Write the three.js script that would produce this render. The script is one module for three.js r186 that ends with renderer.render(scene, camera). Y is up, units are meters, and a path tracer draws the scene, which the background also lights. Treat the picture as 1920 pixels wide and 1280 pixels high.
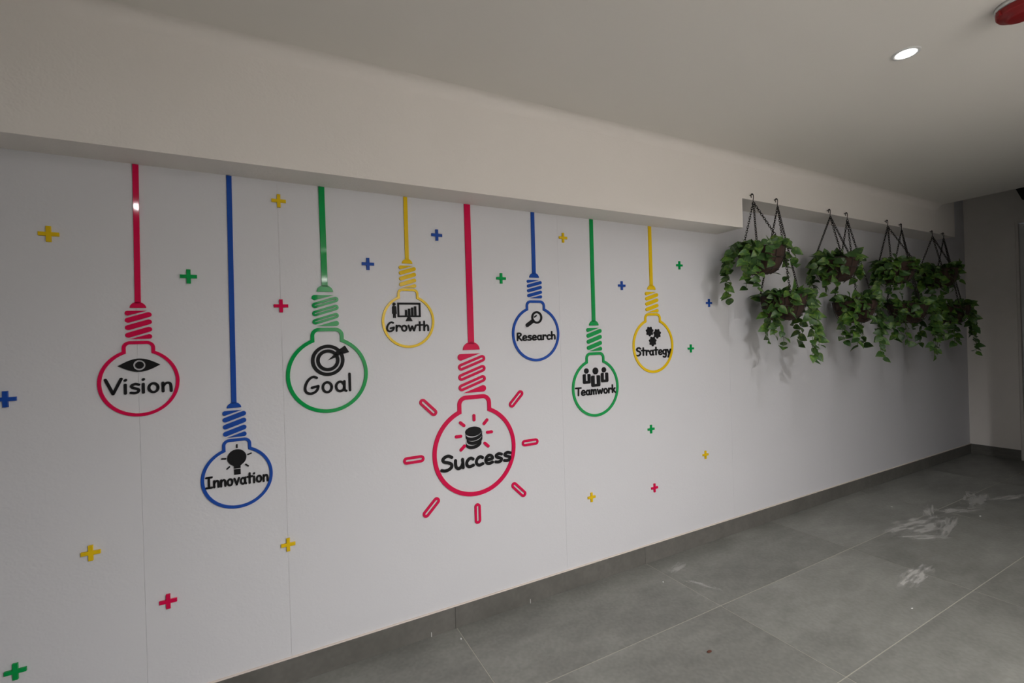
import * as THREE from 'three';
import { mergeGeometries } from 'three/addons/utils/BufferGeometryUtils.js';
import { RectAreaLightUniformsLib } from 'three/addons/lights/RectAreaLightUniformsLib.js';

// ---------------------------------------------------------------- camera, sky, exposure
RectAreaLightUniformsLib.init();
const scene = new THREE.Scene();
const renderer = new THREE.WebGLRenderer({ antialias: true });
renderer.toneMapping = THREE.LinearToneMapping;
renderer.toneMappingExposure = 0.94;
renderer.shadowMap.enabled = true;
const camera = new THREE.PerspectiveCamera(72.949, 1.5, 0.05, 100);
camera.rotation.order = 'YXZ';
camera.position.set(0, 1.395, 2.1495);
camera.rotation.set(-0.001076, -0.488742, -0.030599);
scene.add(camera);
const SKY = .12;                                             // soft daylight reaching the far open side of the hall
scene.background = new THREE.Color().setRGB(0.84 * SKY, 0.95 * SKY, 1.10 * SKY);

// ---------------------------------------------------------------- helpers
let seed = 7;
const rnd = () => { seed = (seed * 1664525 + 1013904223) >>> 0; return seed / 4294967296; };
const rr = (a, b) => a + (b - a) * rnd();
const names = {};
function numbered(n) { const k = names[n] = (names[n] ?? -1) + 1; return k ? n + '_' + String(k).padStart(3, '0') : n; }
const rgb = (r, g, b) => new THREE.Color().setRGB(r, g, b);
const std = (c, roughness = 0.8, extra = {}) => new THREE.MeshStandardMaterial({ color: c, roughness, ...extra });
function mesh(name, geo, mat, parent) {
  const m = new THREE.Mesh(geo, mat); m.name = parent && parent !== scene ? name : numbered(name);
  m.castShadow = m.receiveShadow = true; (parent ?? scene).add(m); return m;
}
function thing(name, label, category, group, kind) {
  const g = new THREE.Group(); g.name = numbered(name); g.userData = { label, category };
  if (group) g.userData.group = group; if (kind) g.userData.kind = kind;
  scene.add(g); return g;
}
function tag(o, label, category, group, kind) {
  o.userData = { label, category }; if (group) o.userData.group = group; if (kind) o.userData.kind = kind; return o;
}
const sub = (name, parent) => { const g = new THREE.Group(); g.name = name; parent.add(g); return g; };
function box(x0, x1, y0, y1, z0, z1) {
  const g = new THREE.BoxGeometry(x1 - x0, y1 - y0, z1 - z0); g.translate((x0 + x1) / 2, (y0 + y1) / 2, (z0 + z1) / 2); return g;
}
function tube(pts, r, seg = 24, rad = 6, closed = false) {
  return new THREE.TubeGeometry(new THREE.CatmullRomCurve3(pts.map(p => p.isVector3 ? p : new THREE.Vector3(...p)), closed), seg, r, rad, closed);
}
// value noise, tiling
function noiseTexture(size, layers, lo, hi, srgb = true) {
  const a = new Float32Array(size * size);
  for (const [cells, amp, sx = 1] of layers) {
    const cx = Math.max(1, Math.round(cells * sx)), g = Array.from({ length: cells * cx }, rnd);
    for (let y = 0; y < size; y++) for (let x = 0; x < size; x++) {
      const u = x / size * cx, v = y / size * cells, i = Math.floor(u), j = Math.floor(v);
      const f = t => t * t * (3 - 2 * t), fu = f(u - i), fv = f(v - j);
      const q = (p, r) => g[(r % cells) * cx + (p % cx)];
      a[y * size + x] += amp * ((q(i, j) * (1 - fu) + q(i + 1, j) * fu) * (1 - fv) + (q(i, j + 1) * (1 - fu) + q(i + 1, j + 1) * fu) * fv - 0.5);
    }
  }
  const d = new Uint8Array(size * size * 4);
  for (let i = 0; i < a.length; i++) {
    const t = Math.min(1, Math.max(0, a[i] + 0.5));
    for (let k = 0; k < 3; k++) d[4 * i + k] = Math.round(lo[k] + (hi[k] - lo[k]) * t);
    d[4 * i + 3] = 255;
  }
  const t = new THREE.DataTexture(d, size, size); t.wrapS = t.wrapT = THREE.RepeatWrapping; t.magFilter = THREE.LinearFilter;
  t.minFilter = THREE.LinearMipmapLinearFilter; t.generateMipmaps = true; if (srgb) t.colorSpace = THREE.SRGBColorSpace; t.needsUpdate = true; return t;
}

// ---------------------------------------------------------------- materials
const plasterBump = noiseTexture(512, [[24, .3], [80, .4], [200, .5]], [0, 0, 0], [255, 255, 255], false);
plasterBump.repeat.set(1, 1);
const acrylic = (r, g, b, roughness = .05, specularIntensity = .42) => new THREE.MeshPhysicalMaterial({ color: rgb(r, g, b), roughness, specularIntensity });
const M = {
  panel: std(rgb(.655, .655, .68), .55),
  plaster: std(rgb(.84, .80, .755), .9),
  ceiling: std(rgb(.84, .81, .76), .95),
  core: std(rgb(.70, .69, .67), .95),
  skirting: std(0xffffff, .55),
  caulk: std(rgb(.72, .64, .58), .9),
  grout: std(rgb(.38, .365, .31), .95),
  red: acrylic(.66, .005, .07), blue: acrylic(.016, .075, .38), green: acrylic(.003, .32, .07), yellow: acrylic(.78, .52, .010),
  black: acrylic(.011, .011, .012, .6, .3),
  metal: std(rgb(.035, .03, .028), .5, { metalness: .6 }),
  coir: std(rgb(.045, .024, .017), .95),
  stem: std(rgb(.10, .17, .04), .6),
  white: std(rgb(.72, .72, .71), .5),
  alarm: std(rgb(.24, .008, .01), .35),
  dark: std(rgb(.02, .02, .018), .8),
  chip: std(rgb(.7, .7, .68), .9),
};
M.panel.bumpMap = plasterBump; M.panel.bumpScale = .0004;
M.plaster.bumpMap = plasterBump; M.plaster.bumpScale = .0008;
M.ceiling.bumpMap = plasterBump; M.ceiling.bumpScale = .0008;
M.skirting.map = noiseTexture(512, [[6, .35], [24, .3], [90, .25]], [84, 83, 78], [112, 110, 105]);

// ---------------------------------------------------------------- structure
const H = 2.55, XL = -6.2, XR = 6.85, ZB = 4.15, ZE = 8.6, T = .15;
// floor of large grey porcelain tiles with pale joints
{
  const f = thing('floor', 'grey stone-look tiled floor with pale joints', 'floor', null, 'structure');
  mesh('grout_bed', box(XL - .1, XR + T, -.12, -.0012, -T, ZE + T), M.grout, f);
  const mats = [0, 1, 2, 3].map(i => {
    const m = noiseTexture(512, [[3, .35], [9, .3, .6], [34, .3, .35], [120, .28]], [100 + i * 2, 100 + i * 2, 95 + i * 2], [138 + i * 2, 138 + i * 2, 132 + i * 2]);
    return std(0xffffff, .5, { map: m });
  });
  const gx = .785, px = 1.2417, gz = .536, pz = .584, gap = .0045;
  for (let j = -1; j < 15; j++) for (let i = -6; i < 5; i++) {
    const x0 = Math.max(XL - 0.01, gx + px * i + gap / 2), x1 = Math.min(XR, gx + px * (i + 1) - gap / 2), z0 = Math.max(0, gz + pz * j + gap / 2), z1 = Math.min(ZE, gz + pz * (j + 1) - gap / 2);
    if (x1 - x0 < .02 || z1 - z0 < .02) continue;
    const g = box(x0, x1, -.011, 0, z0, z1), uv = g.attributes.uv, p = g.attributes.position, ou = rnd(), ov = rnd();
    for (let k = 0; k < uv.count; k++) uv.setXY(k, p.getX(k) / 1.3 + ou, p.getZ(k) / 1.3 + ov);
    mesh('floor_tile', g, mats[(i * 7 + j * 3 + 60) % 4], f);
  }
  const outside = tag(mesh('floor', box(XL - 24, XL - .11, -.3, -.02, -12, 20), std(rgb(.36, .33, .29), .95)), 'sunless paved ground outside the open side', 'ground', null, 'structure');
}
// main wall: a core clad with smooth white sheets, thin joints between them
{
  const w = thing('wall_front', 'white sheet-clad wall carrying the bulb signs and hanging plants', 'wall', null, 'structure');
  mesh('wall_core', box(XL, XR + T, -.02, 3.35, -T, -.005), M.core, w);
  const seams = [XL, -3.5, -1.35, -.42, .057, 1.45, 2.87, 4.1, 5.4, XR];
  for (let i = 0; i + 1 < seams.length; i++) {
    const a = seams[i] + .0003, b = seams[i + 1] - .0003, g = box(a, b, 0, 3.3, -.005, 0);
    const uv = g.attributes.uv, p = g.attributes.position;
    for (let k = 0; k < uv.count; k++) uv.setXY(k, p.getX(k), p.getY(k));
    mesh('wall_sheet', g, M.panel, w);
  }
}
// drop beam along the top of the wall: deep at the left, stepping up to a shallow run at the right
{
  const part = (xa, xb, ya, za, zb) => {     // one straight run of the beam, front face from za to zb
    const g = box(xa, xb, ya, 3.2, 0, 1), p = g.attributes.position;
    for (let i = 0; i < p.count; i++) if (p.getZ(i) > .5) p.setZ(i, p.getX(i) > (xa + xb) / 2 ? zb : za);
    g.computeVertexNormals(); const uv = g.attributes.uv; for (let k = 0; k < uv.count; k++) uv.setXY(k, p.getX(k), p.getY(k) + p.getZ(k)); return g;
  };
  const g = mergeGeometries([part(XL, -.7, 2.09, .155, .155), part(-.7, 2.775, 2.09, .155, .2), part(2.775, 6.0, 2.283, .2, .2)]);
  tag(mesh('trim_1', g, M.plaster), 'white plaster drop beam above the bulb signs with a stepped notch', 'beam', null, 'structure');
}
const XC = 5.63;
{ // hand-plastered hollow between beam and ceiling
  const xs = [XL, -.7, 2.775, XC], n = 6, r = .05, pos = [], idx = [];
  for (const x of xs) { const zf = x < 2.775 ? .155 + .045 * Math.max(0, x + .7) / 3.475 : .2; for (let k = 0; k <= n; k++) { const t = Math.PI / 2 * k / n; pos.push(x, H - r + r * Math.sin(t), zf + r - r * Math.cos(t)); } }
  const m = n + 1;
  for (let i = 0; i + 1 < xs.length; i++) for (let k = 0; k < n; k++) { const a = i * m + k, b = a + 1; idx.push(a, a + m, b + m, a, b + m, b); }
  const g = new THREE.BufferGeometry(); g.setAttribute('position', new THREE.Float32BufferAttribute(pos, 3)); g.setIndex(idx); g.computeVertexNormals();
  tag(mesh('trim_3', g, std(rgb(.84, .80, .755), .95)), 'softly rounded plaster hollow where beam meets ceiling', 'cove', null, 'structure');
}
tag(mesh('ceiling', box(XL - .6, XC, H, H + .12, .1, ZE + T), M.ceiling), 'plain off-white painted ceiling', 'ceiling', null, 'structure');
tag(mesh('ceiling', box(XC, XR + T, 3.2, 3.32, -T, ZE + T), M.ceiling), 'raised ceiling slot beyond the flat ceiling edge', 'ceiling', null, 'structure');
tag(mesh('trim_2', box(XC - .1, XC, H + .12, 3.2, .1, ZE + T), M.ceiling), 'rough upstand hidden behind the ceiling edge', 'trim', null, 'structure');
{ // end wall with the white door at its side
  const w = thing('wall_right', 'shadowed off-white end wall beside the last hanging plants', 'wall', null, 'structure');
  mesh('wall_face', box(XR, XR + T, 0, 3.3, 0, .392), M.plaster, w);
  mesh('wall_face', box(XR, XR + T, 2.47, 3.3, .392, 1.32), M.plaster, w);
  mesh('wall_face', box(XR, XR + T, 0, 3.3, 1.32, ZE + T), M.plaster, w);
  const d = thing('door_1', 'tall flat white door at the end wall', 'door', null, 'structure');
  mesh('frame', mergeGeometries([box(XR + .012, XR + .11, 0, 2.47, .392, .412), box(XR + .012, XR + .11, 2.45, 2.47, .412, 1.3), box(XR + .012, XR + .11, 0, 2.47, 1.3, 1.32)]), M.plaster, d);
  mesh('leaf', box(XR + .03, XR + .07, .004, 2.435, .416, 1.296), M.white, d);
  mesh('handle', mergeGeometries([box(XR - .02, XR + .03, 1.0, 1.03, 1.2, 1.22), box(XR - .03, XR - .018, .9, 1.13, 1.2, 1.22)]), M.metal, d);
}
tag(mesh('wall_back', box(-1.0, 3.9, 0, H, ZB, ZB + T), M.plaster), 'plain wall opposite the signs', 'wall', null, 'structure');
tag(mesh('wall_partition', box(-1.9, .5, 0, H, 3.22, 3.36), M.plaster), 'short cross wall shading the left end of the sign wall', 'wall', null, 'structure');
tag(mesh('wall_return', box(3.9, 4.04, 0, H, 1.9, ZB + T), M.plaster), 'wall return shading the end wall from the lamps', 'wall', null, 'structure');
tag(mesh('wall_outer', box(XL - .6, XR + T, 0, 3.3, ZE, ZE + T), M.plaster), 'unlit far wall of the hall', 'wall', null, 'structure');

// skirting of grey tile lengths with a thin pale bead on top
{
  const b = thing('baseboard_front', 'dark grey tile skirting along the sign wall', 'skirting', null, 'structure');
  for (let i = -6; i < 5; i++) {
    const x0 = Math.max(XL, .778 + 1.2417 * i + .0008), x1 = Math.min(XR - .011, .778 + 1.2417 * (i + 1) - .0008); if (x1 - x0 < .02) continue;
    const g = box(x0, x1, 0, .104, 0, .011), uv = g.attributes.uv, p = g.attributes.position, o = rnd();
    for (let k = 0; k < uv.count; k++) uv.setXY(k, p.getX(k) * .8 + o, p.getY(k) * .8 + o);
    mesh('skirting_tile', g, M.skirting, b);
  }
  mesh('bead', box(XL, XR - .011, .104, .110, 0, .007), M.caulk, b);
  const e = thing('baseboard_right', 'dark grey tile skirting along the end wall', 'skirting', null, 'structure');
  for (const [z0, z1] of [[0, .392], [1.32, 3.2]]) mesh('skirting_tile', box(XR - .011, XR, 0, .107, z0, z1), M.skirting, e);
}

// ---------------------------------------------------------------- lamps
const lampGlow = new THREE.MeshStandardMaterial({ color: 0xffffff, emissive: rgb(1, .98, .95), emissiveIntensity: 6 });
function downlight(x, z, label, cd, angle = 1.53, soft = .1, r = .036, size = 1.1) {
  const g = thing('ceiling_downlight', label, 'downlight', 'recessed ceiling downlights'); g.position.set(x, H, z);
  const prof = [[r, .004], [r, -.003], [r + .006, -.005], [r + .012, -.003], [r + .013, 0]].map(([a, b]) => new THREE.Vector2(a, b));
  mesh('trim_ring', new THREE.LatheGeometry(prof, 40), M.white, g);
  const d = new THREE.CylinderGeometry(r, r, .003, 40); d.translate(0, -.0015, 0); mesh('lens', d, lampGlow, g);
  const l = new THREE.SpotLight(rgb(1, .99, 1.0), cd, 0, angle, soft, 2); l.position.set(0, -.012, 0); l.target.position.set(0, -1, 0); g.add(l.target); l.target.name = 'aim'; l.castShadow = true; l.shadow.radius = size; l.name = 'lamp_light'; g.add(l);
}
downlight(2.40, 1.232, 'small round glowing ceiling downlight beside the red detector', 1.2, 1.3, .3);
downlight(4.12, 1.25, 'small round ceiling downlight in front of the middle hanging plants', .6, 1.3, .3);
downlight(-.86, 2.407, 'small round ceiling downlight nearest to the open left side', .5);
downlight(.633, 3.745, 'wider round ceiling downlight above the gap in the cross wall', 9, 1.35, .8, .08, 4);
downlight(1.35, 3.4, 'small round ceiling downlight behind the camera, over clear floor', 33, 1.47, .5);
{ // wall tube opposite the signs
  const g = thing('tube_light', 'slim white tube light high on the wall opposite the signs', 'tube light'); g.position.set(.67, 2.24, ZB);
  mesh('housing', box(-.32, .32, -.03, .03, -.035, 0), M.white, g);
  mesh('diffuser', box(-.31, .31, -.018, .018, -.05, -.035), lampGlow, g);
  const l = new THREE.RectAreaLight(rgb(1, .98, .95), 36, .6, .036); l.position.set(0, 0, -.052); l.name = 'lamp_light'; g.add(l);
}
{ // red detector on a pale base
  const g = thing('fire_detector', 'round dark red detector on a pale base, fixed to the ceiling', 'detector'); g.position.set(2.42, H, 1.565); g.scale.set(1.2, 1.1, 1.2);
  mesh('base', new THREE.LatheGeometry([[0, 0], [.060, 0], [.060, -.010], [.057, -.014], [0, -.014]].map(a => new THREE.Vector2(...a)), 48), M.white, g);
  mesh('cover', new THREE.LatheGeometry([[0, -.014], [.055, -.014], [.058, -.017], [.057, -.030], [.053, -.036], [.040, -.039], [.038, -.046], [.030, -.049], [0, -.050]].map(a => new THREE.Vector2(...a)), 48), M.alarm, g);
  for (let i = 0; i < 3; i++) { const b = box(.046, .062, -.034, -.018, -.006, .006); b.rotateY(i * 2.1 + 2.4); mesh('clip', b, M.alarm, g); }
}
{ // dark duct end in the slot over the door
  const g = thing('cable_duct', 'black duct end high in the corner over the door', 'duct');
  const s = new THREE.Shape(); s.moveTo(.425, 2.80); s.lineTo(.475, 2.66); s.lineTo(1.3, 2.62); s.lineTo(1.3, 2.80);
  const e = new THREE.ExtrudeGeometry(s, { depth: .1, bevelEnabled: false }); e.rotateY(-Math.PI / 2); e.translate(XR, 0, 0);
  mesh('duct_body', e, M.dark, g);
}

// ---------------------------------------------------------------- acrylic signs
const TH = .006;
const ext = (shapes, depth = TH) => new THREE.ExtrudeGeometry(shapes, { depth: depth - .0008, bevelEnabled: true, bevelThickness: .0008, bevelSize: .0006, bevelOffset: -.0006, bevelSegments: 1, curveSegments: 20 });
const poly = pts => new THREE.Shape(pts.map(p => new THREE.Vector2(...p)));
function capsuleShape(a, b, r, slot = 0, n = 10) {
  const ang = Math.atan2(b[1] - a[1], b[0] - a[0]);
  const ring = (r) => { const q = []; for (let i = 0; i <= n; i++) { const t = ang + Math.PI / 2 + Math.PI * i / n; q.push([a[0] + r * Math.cos(t), a[1] + r * Math.sin(t)]); } for (let i = 0; i <= n; i++) { const t = ang - Math.PI / 2 + Math.PI * i / n; q.push([b[0] + r * Math.cos(t), b[1] + r * Math.sin(t)]); } return q; };
  const s = poly(ring(r)); if (slot) s.holes.push(new THREE.Path(ring(slot).reverse().map(p => new THREE.Vector2(...p)))); return s;
}
function disc(cx, cy, rx, ry = rx, n = 40) { const q = []; for (let i = 0; i < n; i++) { const t = i / n * 2 * Math.PI; q.push([cx + rx * Math.cos(t), cy + ry * Math.sin(t)]); } return q; }
const ringShape = (cx, cy, ro, ri) => { const s = poly(disc(cx, cy, ro)); s.holes.push(new THREE.Path(disc(cx, cy, ri).reverse().map(p => new THREE.Vector2(...p)))); return s; };
const rect = (x0, y0, x1, y1) => [[x0, y0], [x1, y0], [x1, y1], [x0, y1]];
function smooth(pts, n = 6) {
  if (pts.length < 3) return pts; const c = new THREE.SplineCurve(pts.map(p => new THREE.Vector2(...p)));
  return c.getPoints(n * (pts.length - 1)).map(v => [v.x, v.y]);
}
function strokeShape(pts, r) {      // constant-width stroke with round ends
  const L = [], R = [], n = pts.length;
  const dir = i => { const a = pts[Math.max(0, i - 1)], b = pts[Math.min(n - 1, i + 1)]; const l = Math.hypot(b[0] - a[0], b[1] - a[1]) || 1; return [(b[0] - a[0]) / l, (b[1] - a[1]) / l]; };
  for (let i = 0; i < n; i++) { const d = dir(i); L.push([pts[i][0] - d[1] * r, pts[i][1] + d[0] * r]); R.push([pts[i][0] + d[1] * r, pts[i][1] - d[0] * r]); }
  const cap = (p, d) => { const a = Math.atan2(d[1], d[0]), q = []; for (let i = 1; i < 8; i++) { const t = a - Math.PI / 2 + Math.PI * i / 8; q.push([p[0] + r * Math.cos(t), p[1] + r * Math.sin(t)]); } return q; };
  const d0 = dir(0), d1 = dir(n - 1);
  return poly([...R, ...cap(pts[n - 1], d1), ...L.reverse(), ...cap(pts[0], [-d0[0], -d0[1]])]);
}
// hand-lettered alphabet: centre lines, capital height 1; '~' marks a smooth curve
const ell = (cx, cy, rx, ry, a0 = 0, a1 = 360, n = 22) => Array.from({ length: n + 1 }, (_, i) => { const t = (a0 + (a1 - a0) * i / n) * Math.PI / 180; return [cx + rx * Math.cos(t), cy + ry * Math.sin(t)]; });
const arch = x => ['~', [x, .36], [x + .08, .51], [x + .20, .585], [x + .31, .54], [x + .355, .38], [x + .36, .08]];
const GL = {
  V: [.78, [[.07, .92], [.37, .08]], [[.37, .08], [.72, .94]]],
  i: [.26, [[.1, .08], [.1, .58]], [[.1, .83], [.12, .86]]],
  s: [.50, ['~', [.41, .55], [.26, .60], [.11, .52], [.13, .41], [.27, .34], [.40, .26], [.37, .13], [.24, .07], [.07, .10]]],
  o: [.60, ell(.28, .33, .20, .26)],
  n: [.58, [[.1, .08], [.1, .6]], arch(.1)],
  I: [.64, [[.3, .08], [.3, .92]], [[.07, .92], [.54, .92]], [[.06, .08], [.54, .08]]],
  v: [.54, [[.06, .59], [.26, .08]], [[.26, .08], [.46, .6]]],
  a: [.62, ell(.27, .32, .19, .25), [[.47, .58], [.46, .22]], ['~', [.46, .22], [.48, .12], [.54, .07]]],
  t: [.54, [[.25, .9], [.24, .08]], [[.04, .61], [.47, .62]]],
  G: [.78, ['~', [.60, .86], [.46, .92], [.28, .82], [.14, .60], [.08, .34], [.14, .14], [.32, .06], [.50, .12], [.62, .26], [.66, .43]], [[.66, .43], [.38, .36]]],
  l: [.28, [[.1, .08], [.1, .95]]],
  r: [.48, [[.1, .08], [.1, .6]], ['~', [.1, .34], [.17, .50], [.28, .585], [.38, .57], [.43, .48]]],
  w: [.80, [[.05, .59], [.20, .08]], [[.20, .08], [.37, .5]], [[.37, .5], [.53, .08]], [[.53, .08], [.70, .6]]],
  h: [.58, [[.1, .08], [.1, .95]], arch(.1)],
  S: [.70, ['~', [.59, .83], [.44, .93], [.26, .90], [.13, .76], [.20, .61], [.40, .53], [.56, .41], [.56, .22], [.40, .09], [.22, .06], [.06, .11]]],
  u: [.58, ['~', [.08, .59], [.08, .32], [.13, .13], [.25, .07], [.38, .16], [.44, .32]], [[.45, .6], [.47, .08]]],
  c: [.52, ['~', [.43, .52], [.32, .595], [.18, .53], [.09, .36], [.11, .18], [.24, .07], [.44, .13]]],
  e: [.57, ['~', [.11, .31], [.30, .33], [.46, .37], [.42, .53], [.28, .60], [.14, .50], [.08, .30], [.14, .12], [.29, .07], [.46, .13]]],
  R: [.62, [[.1, .08], [.12, .9]], ['~', [.12, .9], [.32, .91], [.47, .82], [.46, .66], [.30, .55], [.12, .48]], [[.2, .48], [.54, .08]]],
  T: [.66, [[.04, .9], [.66, .9]], [[.37, .9], [.34, .08]]],
  m: [.82, [[.1, .08], [.1, .6]], ['~', [.1, .36], [.17, .53], [.27, .585], [.36, .5], [.38, .08]], ['~', [.38, .36], [.45, .53], [.56, .585], [.65, .5], [.67, .08]]],
  k: [.54, [[.1, .08], [.1, .95]], [[.42, .58], [.12, .29]], [[.2, .37], [.46, .08]]],
  g: [.60, ell(.26, .34, .19, .24), ['~', [.46, .59], [.46, .2], [.45, -.08], [.36, -.24], [.22, -.25], [.1, -.18]]],
  y: [.54, [[.06, .59], [.26, .14]], [[.48, .6], [.30, .16], [.14, -.26]]],
};
function word(text, xl, xr, y0, y1, cap, sw, R, sy, parent) {
  const g = sub('word', parent); let total = 0; for (const c of text) total += GL[c][0];
  total -= .1; const k = (xr - xl) / total; let pen = xl;
  for (const c of text) {
    const [adv, ...strokes] = GL[c];
    const base = y0 + (y1 - y0) * (pen - xl) / (xr - xl), shapes = [];
    for (let st of strokes) {
      const curved = st[0] === '~'; if (curved) st = st.slice(1);
      let q = st.map(([x, y]) => [(pen + (x) * k) * R, (base + y * cap) * R * sy]);
      if (curved) q = smooth(q, 5);
      shapes.push(strokeShape(q, sw * R / 2));
    }
    mesh('letter', mergeGeometries(shapes.map(s => ext(s))), M.black, g); pen += adv * k;
  }
}
const DB = 'bulb signs of painted acrylic on the white wall';
function bulb(text, colour, cx, cy, R, sy, o, label) {
  const g = thing('light_bulb_sign', label, 'wall sign', DB); g.position.set(cx, cy, 0); const m = M[colour], S = (x, y) => [x * R, y * R * sy];
  const { neck, coilB, capB, dx, slot = 0 } = o, th = .092, P = pts => pts.map(p => S(...p));
  // glass outline: circle with a squared neck
  const contour = (r, hw, top, rc) => {
    const q = [], a = Math.asin(hw / r);
    for (let i = 0; i <= 72; i++) { const t = Math.PI / 2 - a - (2 * Math.PI - 2 * a) * i / 72; q.push([r * Math.cos(t), r * Math.sin(t)]); }
    for (let i = 0; i <= 8; i++) { const t = Math.PI - Math.PI / 2 * i / 8; q.push([-hw + rc + rc * Math.cos(t), top - rc + rc * Math.sin(t)]); }
    for (let i = 0; i <= 8; i++) { const t = Math.PI / 2 - Math.PI / 2 * i / 8; q.push([hw - rc + rc * Math.cos(t), top - rc + rc * Math.sin(t)]); }
    return q;
  };
  const os = poly(P(contour(1, .405, neck, .2))); os.holes.push(new THREE.Path(P(contour(1 - th, .405 - th, neck - th, .11)).reverse().map(p => new THREE.Vector2(...p))));
  mesh('bulb_outline', ext(os), m, g);
  // screw thread: a wedge, three slanted turns, a wedge
  const yT = capB - .085, yB = coilB, hc = yT - yB, h = .088 * hc, sl = .1 * hc;
  const wedge = f => {
    const q = [[.21, yT]]; const r = .085 * hc, c = [-.255, yT - r];
    for (let i = 0; i <= 10; i++) { const t = Math.PI / 2 + Math.PI * i / 10; q.push([c[0] + r * Math.cos(t), c[1] + r * Math.sin(t)]); }
    return poly(P(f ? q.map(([x, y]) => [-x, yT + yB - y]) : q).map(([x, y]) => [x + dx * R, y]));
  };
  mesh('screw_turn', ext(wedge(false)), m, g);
  for (const f of [.235, .495, .76]) {
    const ym = yT - f * hc, a = S(-.25 + dx, ym - sl), b = S(.255 + dx, ym + sl);
    mesh('screw_turn', ext(capsuleShape(a, b, h * R * sy, slot * R)), m, g);
  }
  mesh('screw_turn', ext(wedge(true)), m, g);
  // cap and cord
  const dome = []; for (let i = 0; i <= 16; i++) { const t = Math.PI * i / 16; dome.push([dx + .2 * Math.cos(t), capB + .175 * Math.sin(t)]); }
  mesh('cap', ext(poly(P(dome))), m, g);
  const top = 2.088 - cy, y0 = (capB + .12) * R * sy, c = (o.rx ?? dx) * R, hw = .0725 * R;
  mesh('cord', ext(poly([[dx * R - hw, y0], [dx * R + hw, y0], [c + hw, top], [c - hw, top]])), m, g);
  word(text, ...o.text, R, sy, g);
  const ic = sub('icon', g);
  return { g, add: (name, shapes, mm = M.black, parent = ic) => mesh(name, ext(shapes), mm, parent), P, S, R, sy, cap: (a, b, w, sl) => capsuleShape(S(...a), S(...b), w * R / 2, sl ? sl * R / 2 : 0), disc: (x, y, r, ry = r) => poly(P(disc(x, y, r, ry))) };
}
{
  const b = bulb('Vision', 'red', -.4156, 1.285, .1203, 1.04, { neck: 1.215, coilB: 1.275, capB: 2.19, dx: .015, rx: .06, text: [-.85, .79, -.34, -.35, .50, .072] }, 'pink bulb sign reading Vision under a black eye');
  const q = []; for (let i = 0; i <= 20; i++) { const t = i / 20; q.push([-.515 + 1.035 * t, .5 + .2 * Math.sin(Math.PI * t)]); } for (let i = 19; i > 0; i--) { const t = i / 20; q.push([-.515 + 1.035 * t, .5 - .19 * Math.sin(Math.PI * t)]); }
  const s = poly(b.P(q)); s.holes.push(new THREE.Path(b.P(disc(.01, .505, .155, .155)).reverse().map(p => new THREE.Vector2(...p))));
  b.add('eye', s); b.add('pupil', b.disc(.01, .505, .105));
}
{
  const b = bulb('Innovation', 'blue', -.115, .8868, .1237, 1, { neck: 1.245, coilB: 1.295, capB: 2.235, dx: -.045, rx: .01, text: [-.88, .85, -.25, -.29, .38, .058] }, 'blue bulb sign reading Innovation under a black bulb icon');
  const q = []; for (let i = 0; i <= 30; i++) { const t = (-58 + 296 * i / 30) * Math.PI / 180; q.push([-.01 + .265 * Math.cos(t), .625 + .265 * Math.sin(t)]); } q.push([-.10, .36], [-.1, .285], [.085, .285], [.085, .36]);
  b.add('glass', poly(b.P(q))); b.add('screw_base', poly(b.P(rect(-.098, .085, .082, .255))));
  for (const [a, c] of [[[0, 1.04], [0, .95]], [[-.42, .64], [-.32, .63]], [[.3, .685], [.39, .71]], [[-.29, .30], [-.22, .36]], [[.23, .37], [.30, .31]]]) b.add('ray', b.cap(a, c, .042));
}
{
  const b = bulb('Goal', 'green', .2342, 1.2743, .166, 1, { neck: 1.22, coilB: 1.265, capB: 2.16, dx: -.025, rx: -.035, slot: .011, text: [-.61, .57, -.50, -.49, .50, .063] }, 'large green bulb sign reading Goal under a target with an arrow');
  b.add('outer_ring', ringShape(0, .37 * b.R, .41 * b.R, .325 * b.R)); b.add('inner_ring', ringShape(0, .37 * b.R, .285 * b.R, .2 * b.R));
  b.add('arrow', poly(b.P([[.0, .37], [.14, .50], [.17, .57], [.30, .655], [.43, .745], [.535, .565], [.41, .53], [.29, .51], [.24, .455]].reverse())));
}
{
  const b = bulb('Growth', 'yellow', .5944, 1.5026, .1252, 1, { neck: 1.23, coilB: 1.265, capB: 2.17, dx: .005, rx: .01, text: [-.85, .76, -.39, -.38, .39, .066] }, 'yellow bulb sign reading Growth under a rising bar chart screen');
  const s = poly(b.P(rect(-.41, .16, .47, .70))); s.holes.push(new THREE.Path(b.P(rect(-.345, .22, .405, .63)).reverse().map(p => new THREE.Vector2(...p)))); b.add('screen_frame', s);
  [.43, .475, .52, .565].forEach((t, i) => b.add('chart_bar', poly(b.P(rect(-.13 + i * .117, .215, -.045 + i * .117, t)))));
  b.add('stand', poly(b.P([[-.02, .17], [-.115, .01], [.145, .01], [.06, .17]])));
  b.add('figure_head', b.disc(-.53, .64, .058)); b.add('figure_body', poly(b.P([[-.60, .55], [-.57, .575], [-.49, .575], [-.455, .55], [-.44, .28], [-.475, .28], [-.475, .13], [-.52, .13], [-.525, .26], [-.535, .26], [-.54, .13], [-.575, .13], [-.575, .28], [-.61, .29]].reverse())));
}
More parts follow.
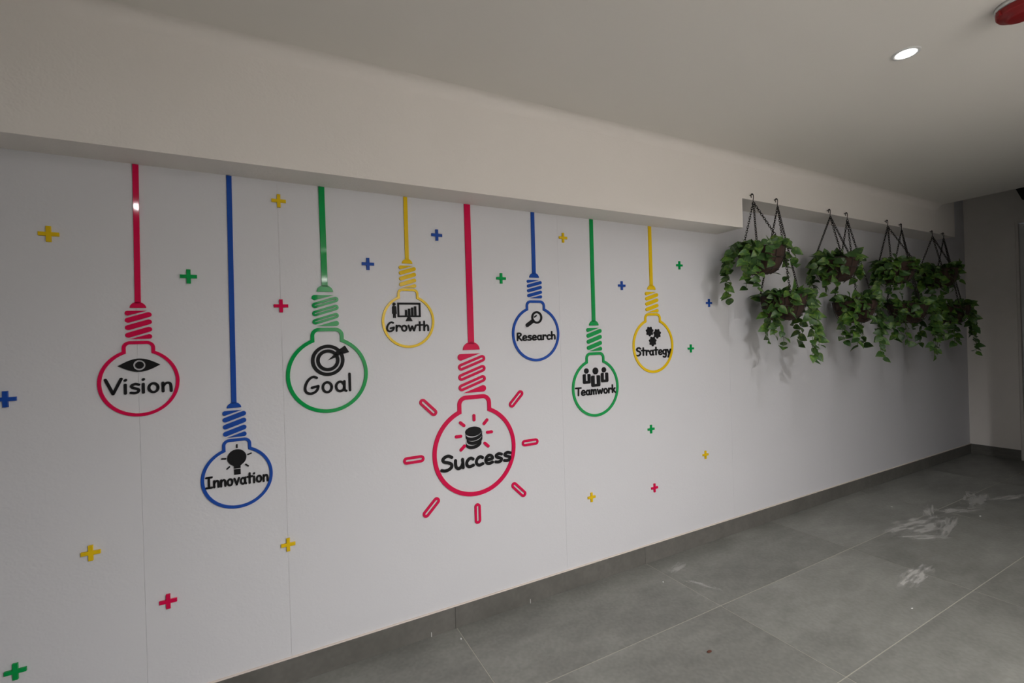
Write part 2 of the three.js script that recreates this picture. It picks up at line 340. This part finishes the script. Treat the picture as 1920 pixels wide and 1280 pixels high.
{
  const b = bulb('Success', 'red', .9164, .8493, .2267, 1, { neck: 1.238, coilB: 1.295, capB: 2.24, dx: -.035, rx: -.035, slot: .019, text: [-.83, .85, -.36, -.36, .35, .066] }, 'biggest pink bulb sign reading Success, ringed by pink rays');
  b.add('coin_top', b.disc(-.045, .43, .195, .105));
  [[-.035, .425], [-.02, .335], [-.045, .245]].forEach(([cx, y], i) => {
    const q = [], n = 20, hh = .074, rx = .195 - (i ? .01 : 0), tilt = .08;
    for (let k = 0; k <= n; k++) { const t = Math.PI + Math.PI * k / n; q.push([cx + rx * Math.cos(t), y - hh - .02 + .105 * Math.sin(t) + tilt * rx * Math.cos(t)]); }
    for (let k = n; k >= 0; k--) { const t = Math.PI + Math.PI * k / n; q.push([cx + rx * Math.cos(t), y - .022 + .105 * Math.sin(t) + tilt * rx * Math.cos(t)]); }
    b.add('coin', poly(b.P(q)));
  });
  for (const [a, c] of [[[-.02, .78], [-.02, .685]], [[.295, .65], [.22, .575]], [[.40, .37], [.295, .37]], [[.305, .06], [.225, .135]], [[-.35, .06], [-.265, .135]], [[-.45, .36], [-.345, .36]], [[-.345, .655], [-.265, .585]]]) b.add('small_ray', b.cap(a, c, .068), M.red);
  for (let i = 0; i < 8; i++) { if (i === 2) continue; const t = i * Math.PI / 4, d = i % 2 ? [1.33, 1.66] : [1.25, 1.55]; b.add('ray', b.cap([d[0] * Math.cos(t), d[0] * Math.sin(t)], [d[1] * Math.cos(t), d[1] * Math.sin(t)], .152, .042), M.red, b.g); }
}
{
  const b = bulb('Research', 'blue', 1.292, 1.4302, .1489, 1, { neck: 1.215, coilB: 1.29, capB: 2.04, dx: -.02, rx: -.012, text: [-.82, .81, -.25, -.23, .31, .054] }, 'blue bulb sign reading Research under a magnifying glass');
  b.add('lens_ring', ringShape(.045 * b.R, .595 * b.R, .228 * b.R, .155 * b.R)); b.add('lens_handle', b.cap([-.13, .465], [-.36, .32], .14)); b.add('glint', b.cap([-.05, .61], [.025, .66], .045));
}
{
  const b = bulb('Teamwork', 'green', 1.6854, 1.1097, .1691, 1, { neck: 1.215, coilB: 1.26, capB: 2.135, dx: -.01, rx: .007, text: [-.86, .84, -.24, -.25, .30, .052] }, 'green bulb sign reading Teamwork under three black figures');
  for (const [hx, hy, r, x0, y0, x1, y1] of [[-.385, .59, .092, -.54, .16, -.22, .485], [0, .57, .118, -.19, .03, .19, .415], [.37, .59, .092, .23, .16, .55, .485]]) {
    b.add('figure_head', b.disc(hx, hy, r)); const mx = (x0 + x1) / 2, w = (x1 - x0) * .13, c = .03;
    b.add('figure_body', poly(b.P([[x0 + c, y0], [x1 - c, y0], [x1, y0 + c], [x1, y1 - c], [x1 - c, y1], [mx + w, y1], [mx + w, y0 + .09], [mx - w, y0 + .09], [mx - w, y1], [x0 + c, y1], [x0, y1 - c], [x0, y0 + c]])));
  }
}
{
  const b = bulb('Strategy', 'yellow', 2.1478, 1.3392, .1721, 1, { neck: 1.185, coilB: 1.215, capB: 2.04, dx: -.017, rx: -.02, text: [-.86, .84, -.36, -.36, .32, .056] }, 'yellow bulb sign reading Strategy under three black gears');
  for (const [x, y, r, a0] of [[-.165, .52, .185, .2], [.205, .43, .185, .5], [-.03, .155, .185, 0]]) {
    const q = []; for (let i = 0; i < 64; i++) { const t = i / 64 * 2 * Math.PI + a0, rd = r * (.88 + .12 * Math.sin(7 * t)); q.push([x + rd * Math.cos(t), y + rd * Math.sin(t)]); }
    b.add('gear', poly(b.P(q)));
  }
}

// plus signs
{
  const w = .0067, l = .027, c = [[-w, -l], [w, -l], [w, -w], [l, -w], [l, w], [w, w], [w, l], [-w, l], [-w, w], [-l, w], [-l, -w], [-w, -w]], geo = ext(poly(c), .008);
  const list = [
    ['yellow', -.6509, 1.8115, 'small yellow plus on the wall left of the Vision cord'],
    ['green', -.2566, 1.6804, 'small green plus between the Vision cord and the Innovation cord'],
    ['yellow', .0614, 2.0076, 'small yellow plus high between the Innovation cord and the Goal cord'],
    ['blue', .7451, 1.9201, 'small blue plus between the Growth cord and the Success cord'],
    ['blue', .4151, 1.763, 'small blue plus between the Goal cord and the Growth cord'],
    ['red', .0582, 1.5702, 'small pink plus left of the Goal bulb neck'],
    ['blue', -.7702, 1.2533, 'small blue plus on the wall left of the Vision bulb'],
    ['green', 1.0883, 1.7223, 'small green plus between the Success cord and the Research cord'],
    ['yellow', 1.4855, 1.9647, 'small yellow plus between the Research cord and the Teamwork cord'],
    ['blue', 1.9029, 1.7085, 'small blue plus between the Teamwork cord and the Strategy cord'],
    ['green', 2.3976, 1.8557, 'small green plus right of the Strategy cord, under the beam'],
    ['blue', 2.6708, 1.6126, 'small blue plus between the Strategy bulb and the first hanging plant'],
    ['green', 2.4812, 1.3095, 'small green plus right of the Strategy bulb'],
    ['green', 2.1057, .8187, 'small green plus below the Strategy bulb'],
    ['yellow', 2.5914, .5892, 'small yellow plus low on the wall, nearest to the plants side'],
    ['red', 2.1199, .449, 'small pink plus low on the wall below the Strategy bulb'],
    ['yellow', 1.6293, .4816, 'small yellow plus low on the wall below the Teamwork bulb'],
    ['yellow', .0574, .5766, 'small yellow plus below and right of the Innovation bulb'],
    ['yellow', -.567, .6934, 'small yellow plus on the wall below the Vision bulb'],
    ['red', -.351, .4596, 'small pink plus low on the wall below the Innovation bulb'],
    ['green', -.7666, .3476, 'small green plus lowest on the wall, left of the pink one'],
  ];
  for (const [c2, x, y, lb] of list) { const m = tag(mesh('plus_sign', geo, M[c2]), lb, 'plus sign', 'coloured plus signs on the wall'); m.position.set(x, y, 0); }
}

// ---------------------------------------------------------------- hanging baskets
const leafGeos = [];
for (let v = 0; v < 8; v++) {
  const rows = [[-.10, .17], [-.03, .33], [.08, .43], [.22, .475], [.38, .455], [.55, .37], [.72, .25], [.87, .12], [1, .005]], pos = [], col = [], idx = [], fold = rr(.1, .3), curl = rr(.1, .45), tw = rr(-.15, .15);
  const dark = [[.022, .075, .013], [.028, .092, .015], [.018, .062, .013], [.038, .115, .016]][v % 4], pale = [.15, .24, .035];
  rows.forEach(([t, w], r) => [-1, -.5, 0, .5, 1].forEach(s => {
    const y = s === 0 && r < 2 ? [.0, .03][r] : t, x = s * w * .9;
    pos.push(x, y, fold * Math.abs(s) * w - curl * t * t + tw * x * t + rr(-.006, .006));
    const k = rnd() < (v % 2 ? .38 : .18) ? rr(.4, 1) : rr(0, .12); col.push(...dark.map((c, i) => c + (pale[i] - c) * k));
  }));
  for (let r = 0; r < 8; r++) for (let s = 0; s < 4; s++) { const a = r * 5 + s; idx.push(a, a + 1, a + 6, a, a + 6, a + 5); }
  const g = new THREE.BufferGeometry(); g.setAttribute('position', new THREE.Float32BufferAttribute(pos, 3)); g.setAttribute('color', new THREE.Float32BufferAttribute(col, 3)); g.setIndex(idx); g.computeVertexNormals(); leafGeos.push(g);
}
const leafMat = std(0xffffff, .42, { vertexColors: true, side: THREE.DoubleSide });
const linkGeo = (() => { const a = new THREE.TorusGeometry(.0085, .0024, 5, 10); a.scale(.72, 1.25, 1); return a; })();
function chain(a, b, parent) {
  const d = b.clone().sub(a), n = Math.round(d.length() / .0155), q = new THREE.Quaternion().setFromUnitVectors(new THREE.Vector3(0, 1, 0), d.clone().normalize()), gs = [];
  for (let i = 0; i < n; i++) { const g = linkGeo.clone(); g.rotateY(i % 2 ? Math.PI / 2 : 0); g.applyQuaternion(q); const p = a.clone().addScaledVector(d, (i + .5) / n); g.translate(p.x, p.y, p.z); gs.push(g); }
  mesh('chain', mergeGeometries(gs), M.metal, parent);
}
const BR = .9, bowlProfile = [[0, -.165], [.075, -.163], [.105, -.145], [.135, -.09], [.155, -.03], [.158, 0], [.150, 0], [.128, -.08], [.098, -.13], [.07, -.148], [0, -.15]];
const bowlGeo = new THREE.LatheGeometry(bowlProfile.map(p => new THREE.Vector2(...p)), 36);
{ const p = bowlGeo.attributes.position; for (let i = 0; i < p.count; i++) { const x = p.getX(i), y = p.getY(i), z = p.getZ(i), k = 1 + .02 * Math.sin(9 * Math.atan2(z, x) + 40 * y); p.setX(i, x * k); p.setZ(i, z * k); } bowlGeo.computeVertexNormals(); }
const wireGeo = (() => {
  const gs = []; for (const [r, y] of [[.163, .002], [.148, -.07], [.112, -.142]]) { const t = new THREE.TorusGeometry(r, .0025, 6, 40); t.rotateX(Math.PI / 2); t.translate(0, y, 0); gs.push(t); }
  for (let i = 0; i < 10; i++) { const a = i / 10 * Math.PI * 2, P = (r, y) => [r * Math.cos(a), y, r * Math.sin(a)]; gs.push(tube([P(.163, .002), P(.149, -.07), P(.113, -.142), P(.06, -.168)], .002, 10, 5)); }
  return mergeGeometries(gs);
})();
const soilGeo = (() => { const c = new THREE.CylinderGeometry(.147, .13, .05, 28); c.translate(0, -.035, 0); return c; })();
const ZH = .216, up = new THREE.Vector3(0, 1, 0);
function basket(hx, hy, rimY, bx, label, vines, crown, sd, turn) {
  seed = sd; const g = thing('hanging_basket', label, 'hanging plant', 'hanging baskets of trailing pothos'); g.position.set(bx, rimY, ZH);
  const ax = hx - bx, ay = hy - rimY;                        // hook peg relative to the rim centre
  const hook = tube([[ax - .016, ay - .022, 0], [ax - .019, ay - .006, 0], [ax - .009, ay + .006, 0], [ax + .004, ay + .001, 0], [ax + .006, ay - .018, 0], [ax + .002, ay - .038, 0], [ax + .004, ay - .05, 0]], .0028, 30, 6);
  const peg = new THREE.CylinderGeometry(.003, .003, .03, 8); peg.rotateX(Math.PI / 2); peg.translate(ax - .007, ay - .001, -.008);
  mesh('hook', mergeGeometries([hook, peg]), M.metal, g);
  const apex = new THREE.Vector3(ax + .004, ay - .05, 0);
  for (let i = 0; i < 3; i++) { const a = turn + i * Math.PI * 2 / 3; chain(apex, new THREE.Vector3(.163 * BR * Math.cos(a), .004, .163 * BR * Math.sin(a)), g); }
  for (const [nm, ge, ma] of [['coir_liner', bowlGeo, M.coir], ['wire_frame', wireGeo, M.metal], ['soil', soilGeo, M.dark]]) mesh(nm, ge, ma, g).scale.set(BR, 1, BR);
  const leaf = (p, dir, size) => {
    if (p.z + ZH < .035) p.z = .035 - ZH;
    dir.normalize(); if (dir.z < 0 && p.z + ZH + dir.z * size < .015) { dir.z = (.015 - ZH - p.z) / size; dir.normalize(); }
    const m = mesh('leaf', leafGeos[Math.floor(rnd() * 8)], leafMat, g);
    const n = new THREE.Vector3(rr(-1, .4), rr(.1, 1), rr(.3, 1.1)), xa = new THREE.Vector3().crossVectors(dir, n).normalize(), za = new THREE.Vector3().crossVectors(xa, dir).normalize();
    m.quaternion.setFromRotationMatrix(new THREE.Matrix4().makeBasis(xa, dir, za)); m.position.copy(p); m.scale.setScalar(size);
  };
  for (let i = 0; i < crown; i++) {
    const a = rr(0, Math.PI * 2), r = .03 + .115 * Math.sqrt(rnd()), y = rr(-.02, .05) * (1.15 - r / .25);
    leaf(new THREE.Vector3(r * Math.cos(a), y, r * Math.sin(a)), new THREE.Vector3(Math.cos(a) + rr(-.6, .6), rr(-.3, 1.0), Math.sin(a) + rr(-.6, .6)), rr(.05, .078));
  }
  for (const [deg, out, drop] of vines) {
    const a = deg * Math.PI / 180, ca = Math.cos(a), sa = Math.sin(a), pts = [], n = 7;
    for (let k = 0; k <= n; k++) {
      const t = k / n, r = .115 + out * Math.sin(Math.min(1, t * 1.4) * Math.PI / 2), y = .015 + .03 * Math.sin(Math.min(1, t * 3) * Math.PI) - drop * t * t * .55 - drop * .45 * t;
      const p = new THREE.Vector3(r * ca + rr(-.012, .012), y, r * sa + rr(-.012, .012)); if (p.z + ZH < .03) p.z = .03 - ZH; pts.push(p);
    }
    const c = new THREE.CatmullRomCurve3(pts); mesh('vine_stem', new THREE.TubeGeometry(c, 16, .0016, 4), M.stem, g);
    const len = c.getLength(), cnt = Math.round(len / .034);
    for (let k = 1; k <= cnt; k++) {
      const t = k / cnt, p = c.getPointAt(t), tg = c.getTangentAt(t), side = new THREE.Vector3().crossVectors(tg, up).normalize().multiplyScalar(k % 2 ? 1 : -1);
      const out2 = new THREE.Vector3(ca, 0, sa);
      leaf(p, tg.clone().multiplyScalar(.3).addScaledVector(side, rr(.4, 1)).addScaledVector(out2, rr(0, .7)).add(new THREE.Vector3(rr(-.4, .4), rr(-.5, .3), rr(-.2, .4))), rr(.052, .082) * (1 - .15 * t));
    }
  }
}
// vines: direction (0 = along the wall to the right, 90 = away from the wall), reach, drop
const upperV = (s, k = 1) => [[180, .20, .12], [165, .16, .22], [195, .15, .30], [150, .10, .30], [205, .12, .34], [128, .06, .12], [20, .07, .20], [35, .10, .12], [-10, .08, .16], [172, .08, .28], [215, .10, .2]].map(([a, o, d]) => [a + s, o * k, d]);
const lowerV = s => [[5, .24, .10], [15, .16, .30], [-8, .14, .36], [32, .10, .42], [48, .06, .26], [170, .05, .28], [155, .06, .36], [186, .05, .32], [130, .05, .14], [10, .20, .24], [-15, .10, .22], [60, .05, .46]].map(([a, o, d]) => [a + s, o, d]);
basket(2.862, 2.312, 1.955, 2.93, 'upper hanging pothos basket in the pair next to the beam notch', upperV(0), 56, 11, 2.7);
basket(3.123, 2.311, 1.645, 3.16, 'lower hanging pothos basket in the pair next to the beam notch', lowerV(0), 46, 23, .2);
basket(3.771, 2.307, 1.935, 3.83, 'upper hanging pothos basket in the second pair from the beam notch', upperV(6, .55), 48, 37, 2.4);
basket(4.008, 2.307, 1.62, 4.08, 'lower hanging pothos basket in the second pair from the beam notch', lowerV(-6), 48, 41, .5);
basket(4.637, 2.309, 1.945, 4.74, 'upper hanging pothos basket in the third pair from the beam notch', upperV(-5, .55), 48, 59, 2.9);
basket(4.876, 2.300, 1.61, 4.95, 'lower hanging pothos basket in the third pair from the beam notch', lowerV(5), 48, 67, .1);
basket(5.463, 2.290, 1.935, 5.56, 'upper hanging pothos basket in the pair closest to the end wall', upperV(3, .55), 48, 73, 2.6);
basket(5.696, 2.290, 1.60, 5.80, 'lower hanging pothos basket in the pair closest to the end wall', lowerV(-3), 48, 83, .3);

// ---------------------------------------------------------------- dust and chips on the floor
{
  const N = 128, floor = scene.getObjectByName('floor');
  const smear = (k) => {
    const d = new Uint8Array(N * N * 4), g = Array.from({ length: 400 }, rnd), nz = (x, y) => { const i = Math.floor(x), j = Math.floor(y), f = x - i, h = y - j, q = (a, b) => g[((b % 20) * 20 + (a % 20)) % 400]; return (q(i, j) * (1 - f) + q(i + 1, j) * f) * (1 - h) + (q(i, j + 1) * (1 - f) + q(i + 1, j + 1) * f) * h; };
    for (let y = 0; y < N; y++) for (let x = 0; x < N; x++) {
      const u = x / N * 2 - 1, v = y / N * 2 - 1, edge = 1 - Math.hypot(u, v), t = Math.max(0, nz(x / N * 5 + 1, y / N * 12 + 1) * .6 + nz(x / N * 14 + 2, y / N * 18 + 1) * .5 - .52 + edge * .25) * (edge > 0 ? Math.min(1, edge * 3) : 0);
      const a = Math.round(255 * Math.min(k, t * 1.9)); d.set([a, a, a, 255], 4 * (y * N + x));
    }
    const t = new THREE.DataTexture(d, N, N); t.magFilter = THREE.LinearFilter; t.needsUpdate = true;
    return new THREE.MeshStandardMaterial({ color: rgb(.60, .59, .56), roughness: .95, alphaMap: t, transparent: true });
  };
  const mats = [smear(.55), smear(.5), smear(.45)];
  [[4.05, .60, .75, .26, -.1], [4.42, .52, .5, .12, .35], [4.2, .70, .6, .1, .2], [3.85, .70, .4, .1, -.5], [4.6, .62, .5, .16, -.3], [5.05, .58, .6, .2, .2], [5.3, .72, .5, .1, -.25], [2.11, .34, .26, .05, -1.1], [2.15, .14, .2, .08, .3], [3.2, .9, .5, .12, .1]].forEach(([x, z, l, w, a], i) => {
    const g = new THREE.PlaneGeometry(l, w); g.rotateX(-Math.PI / 2); g.rotateY(a); g.translate(x, .0005 + i * .00003, z); mesh('dust_smear', g, mats[i % 3], floor);
  });
  const chip = (() => { const g = new THREE.OctahedronGeometry(.006, 0); g.scale(1.6, .45, .8); g.translate(0, .0027, 0); return g; })();
  [[2.804, 1.035, 'tiny white plaster chip in the middle of a floor tile'], [.77, .10, 'tiny white plaster chip close to the skirting beside a floor joint'], [4.6, .75, 'tiny white plaster chip beside the dust smears on the floor'], [1.95, .22, 'tiny white plaster chip at the end of the thin dust streak'], [4.3, .33, 'tiny white plaster chip between the dust smears and the skirting']].forEach(([x, z, lb], i) => { const m = tag(mesh('plaster_chip', chip, M.chip), lb, 'chip', 'plaster chips on the floor'); m.position.set(x, 0, z); m.rotation.y = i * 1.3; });
  [[.655, 'thin white tile spacer at the skirting foot beside a skirting joint'], [1.20, 'thin white tile spacer at the skirting foot below the Success rays']].forEach(([x, lb]) => { const m = tag(mesh('tile_spacer', box(-.0012, .0012, 0, .022, 0, .0016), M.chip), lb, 'tile spacer', 'tile spacers at the skirting'); m.position.set(x, 0, .0112); });
  const crumb = (() => { const g = new THREE.IcosahedronGeometry(.009, 1), p = g.attributes.position; for (let i = 0; i < p.count; i++) p.setY(i, p.getY(i) * .35); g.scale(1.5, 1, .8); g.translate(0, .003, 0); g.computeVertexNormals(); return g; })();
  tag(mesh('dirt_crumb', crumb, std(rgb(.10, .035, .02), .95)), 'small reddish brown crumb of dirt on the floor', 'dirt').position.set(1.684, 0, .744);
}

renderer.render(scene, camera);
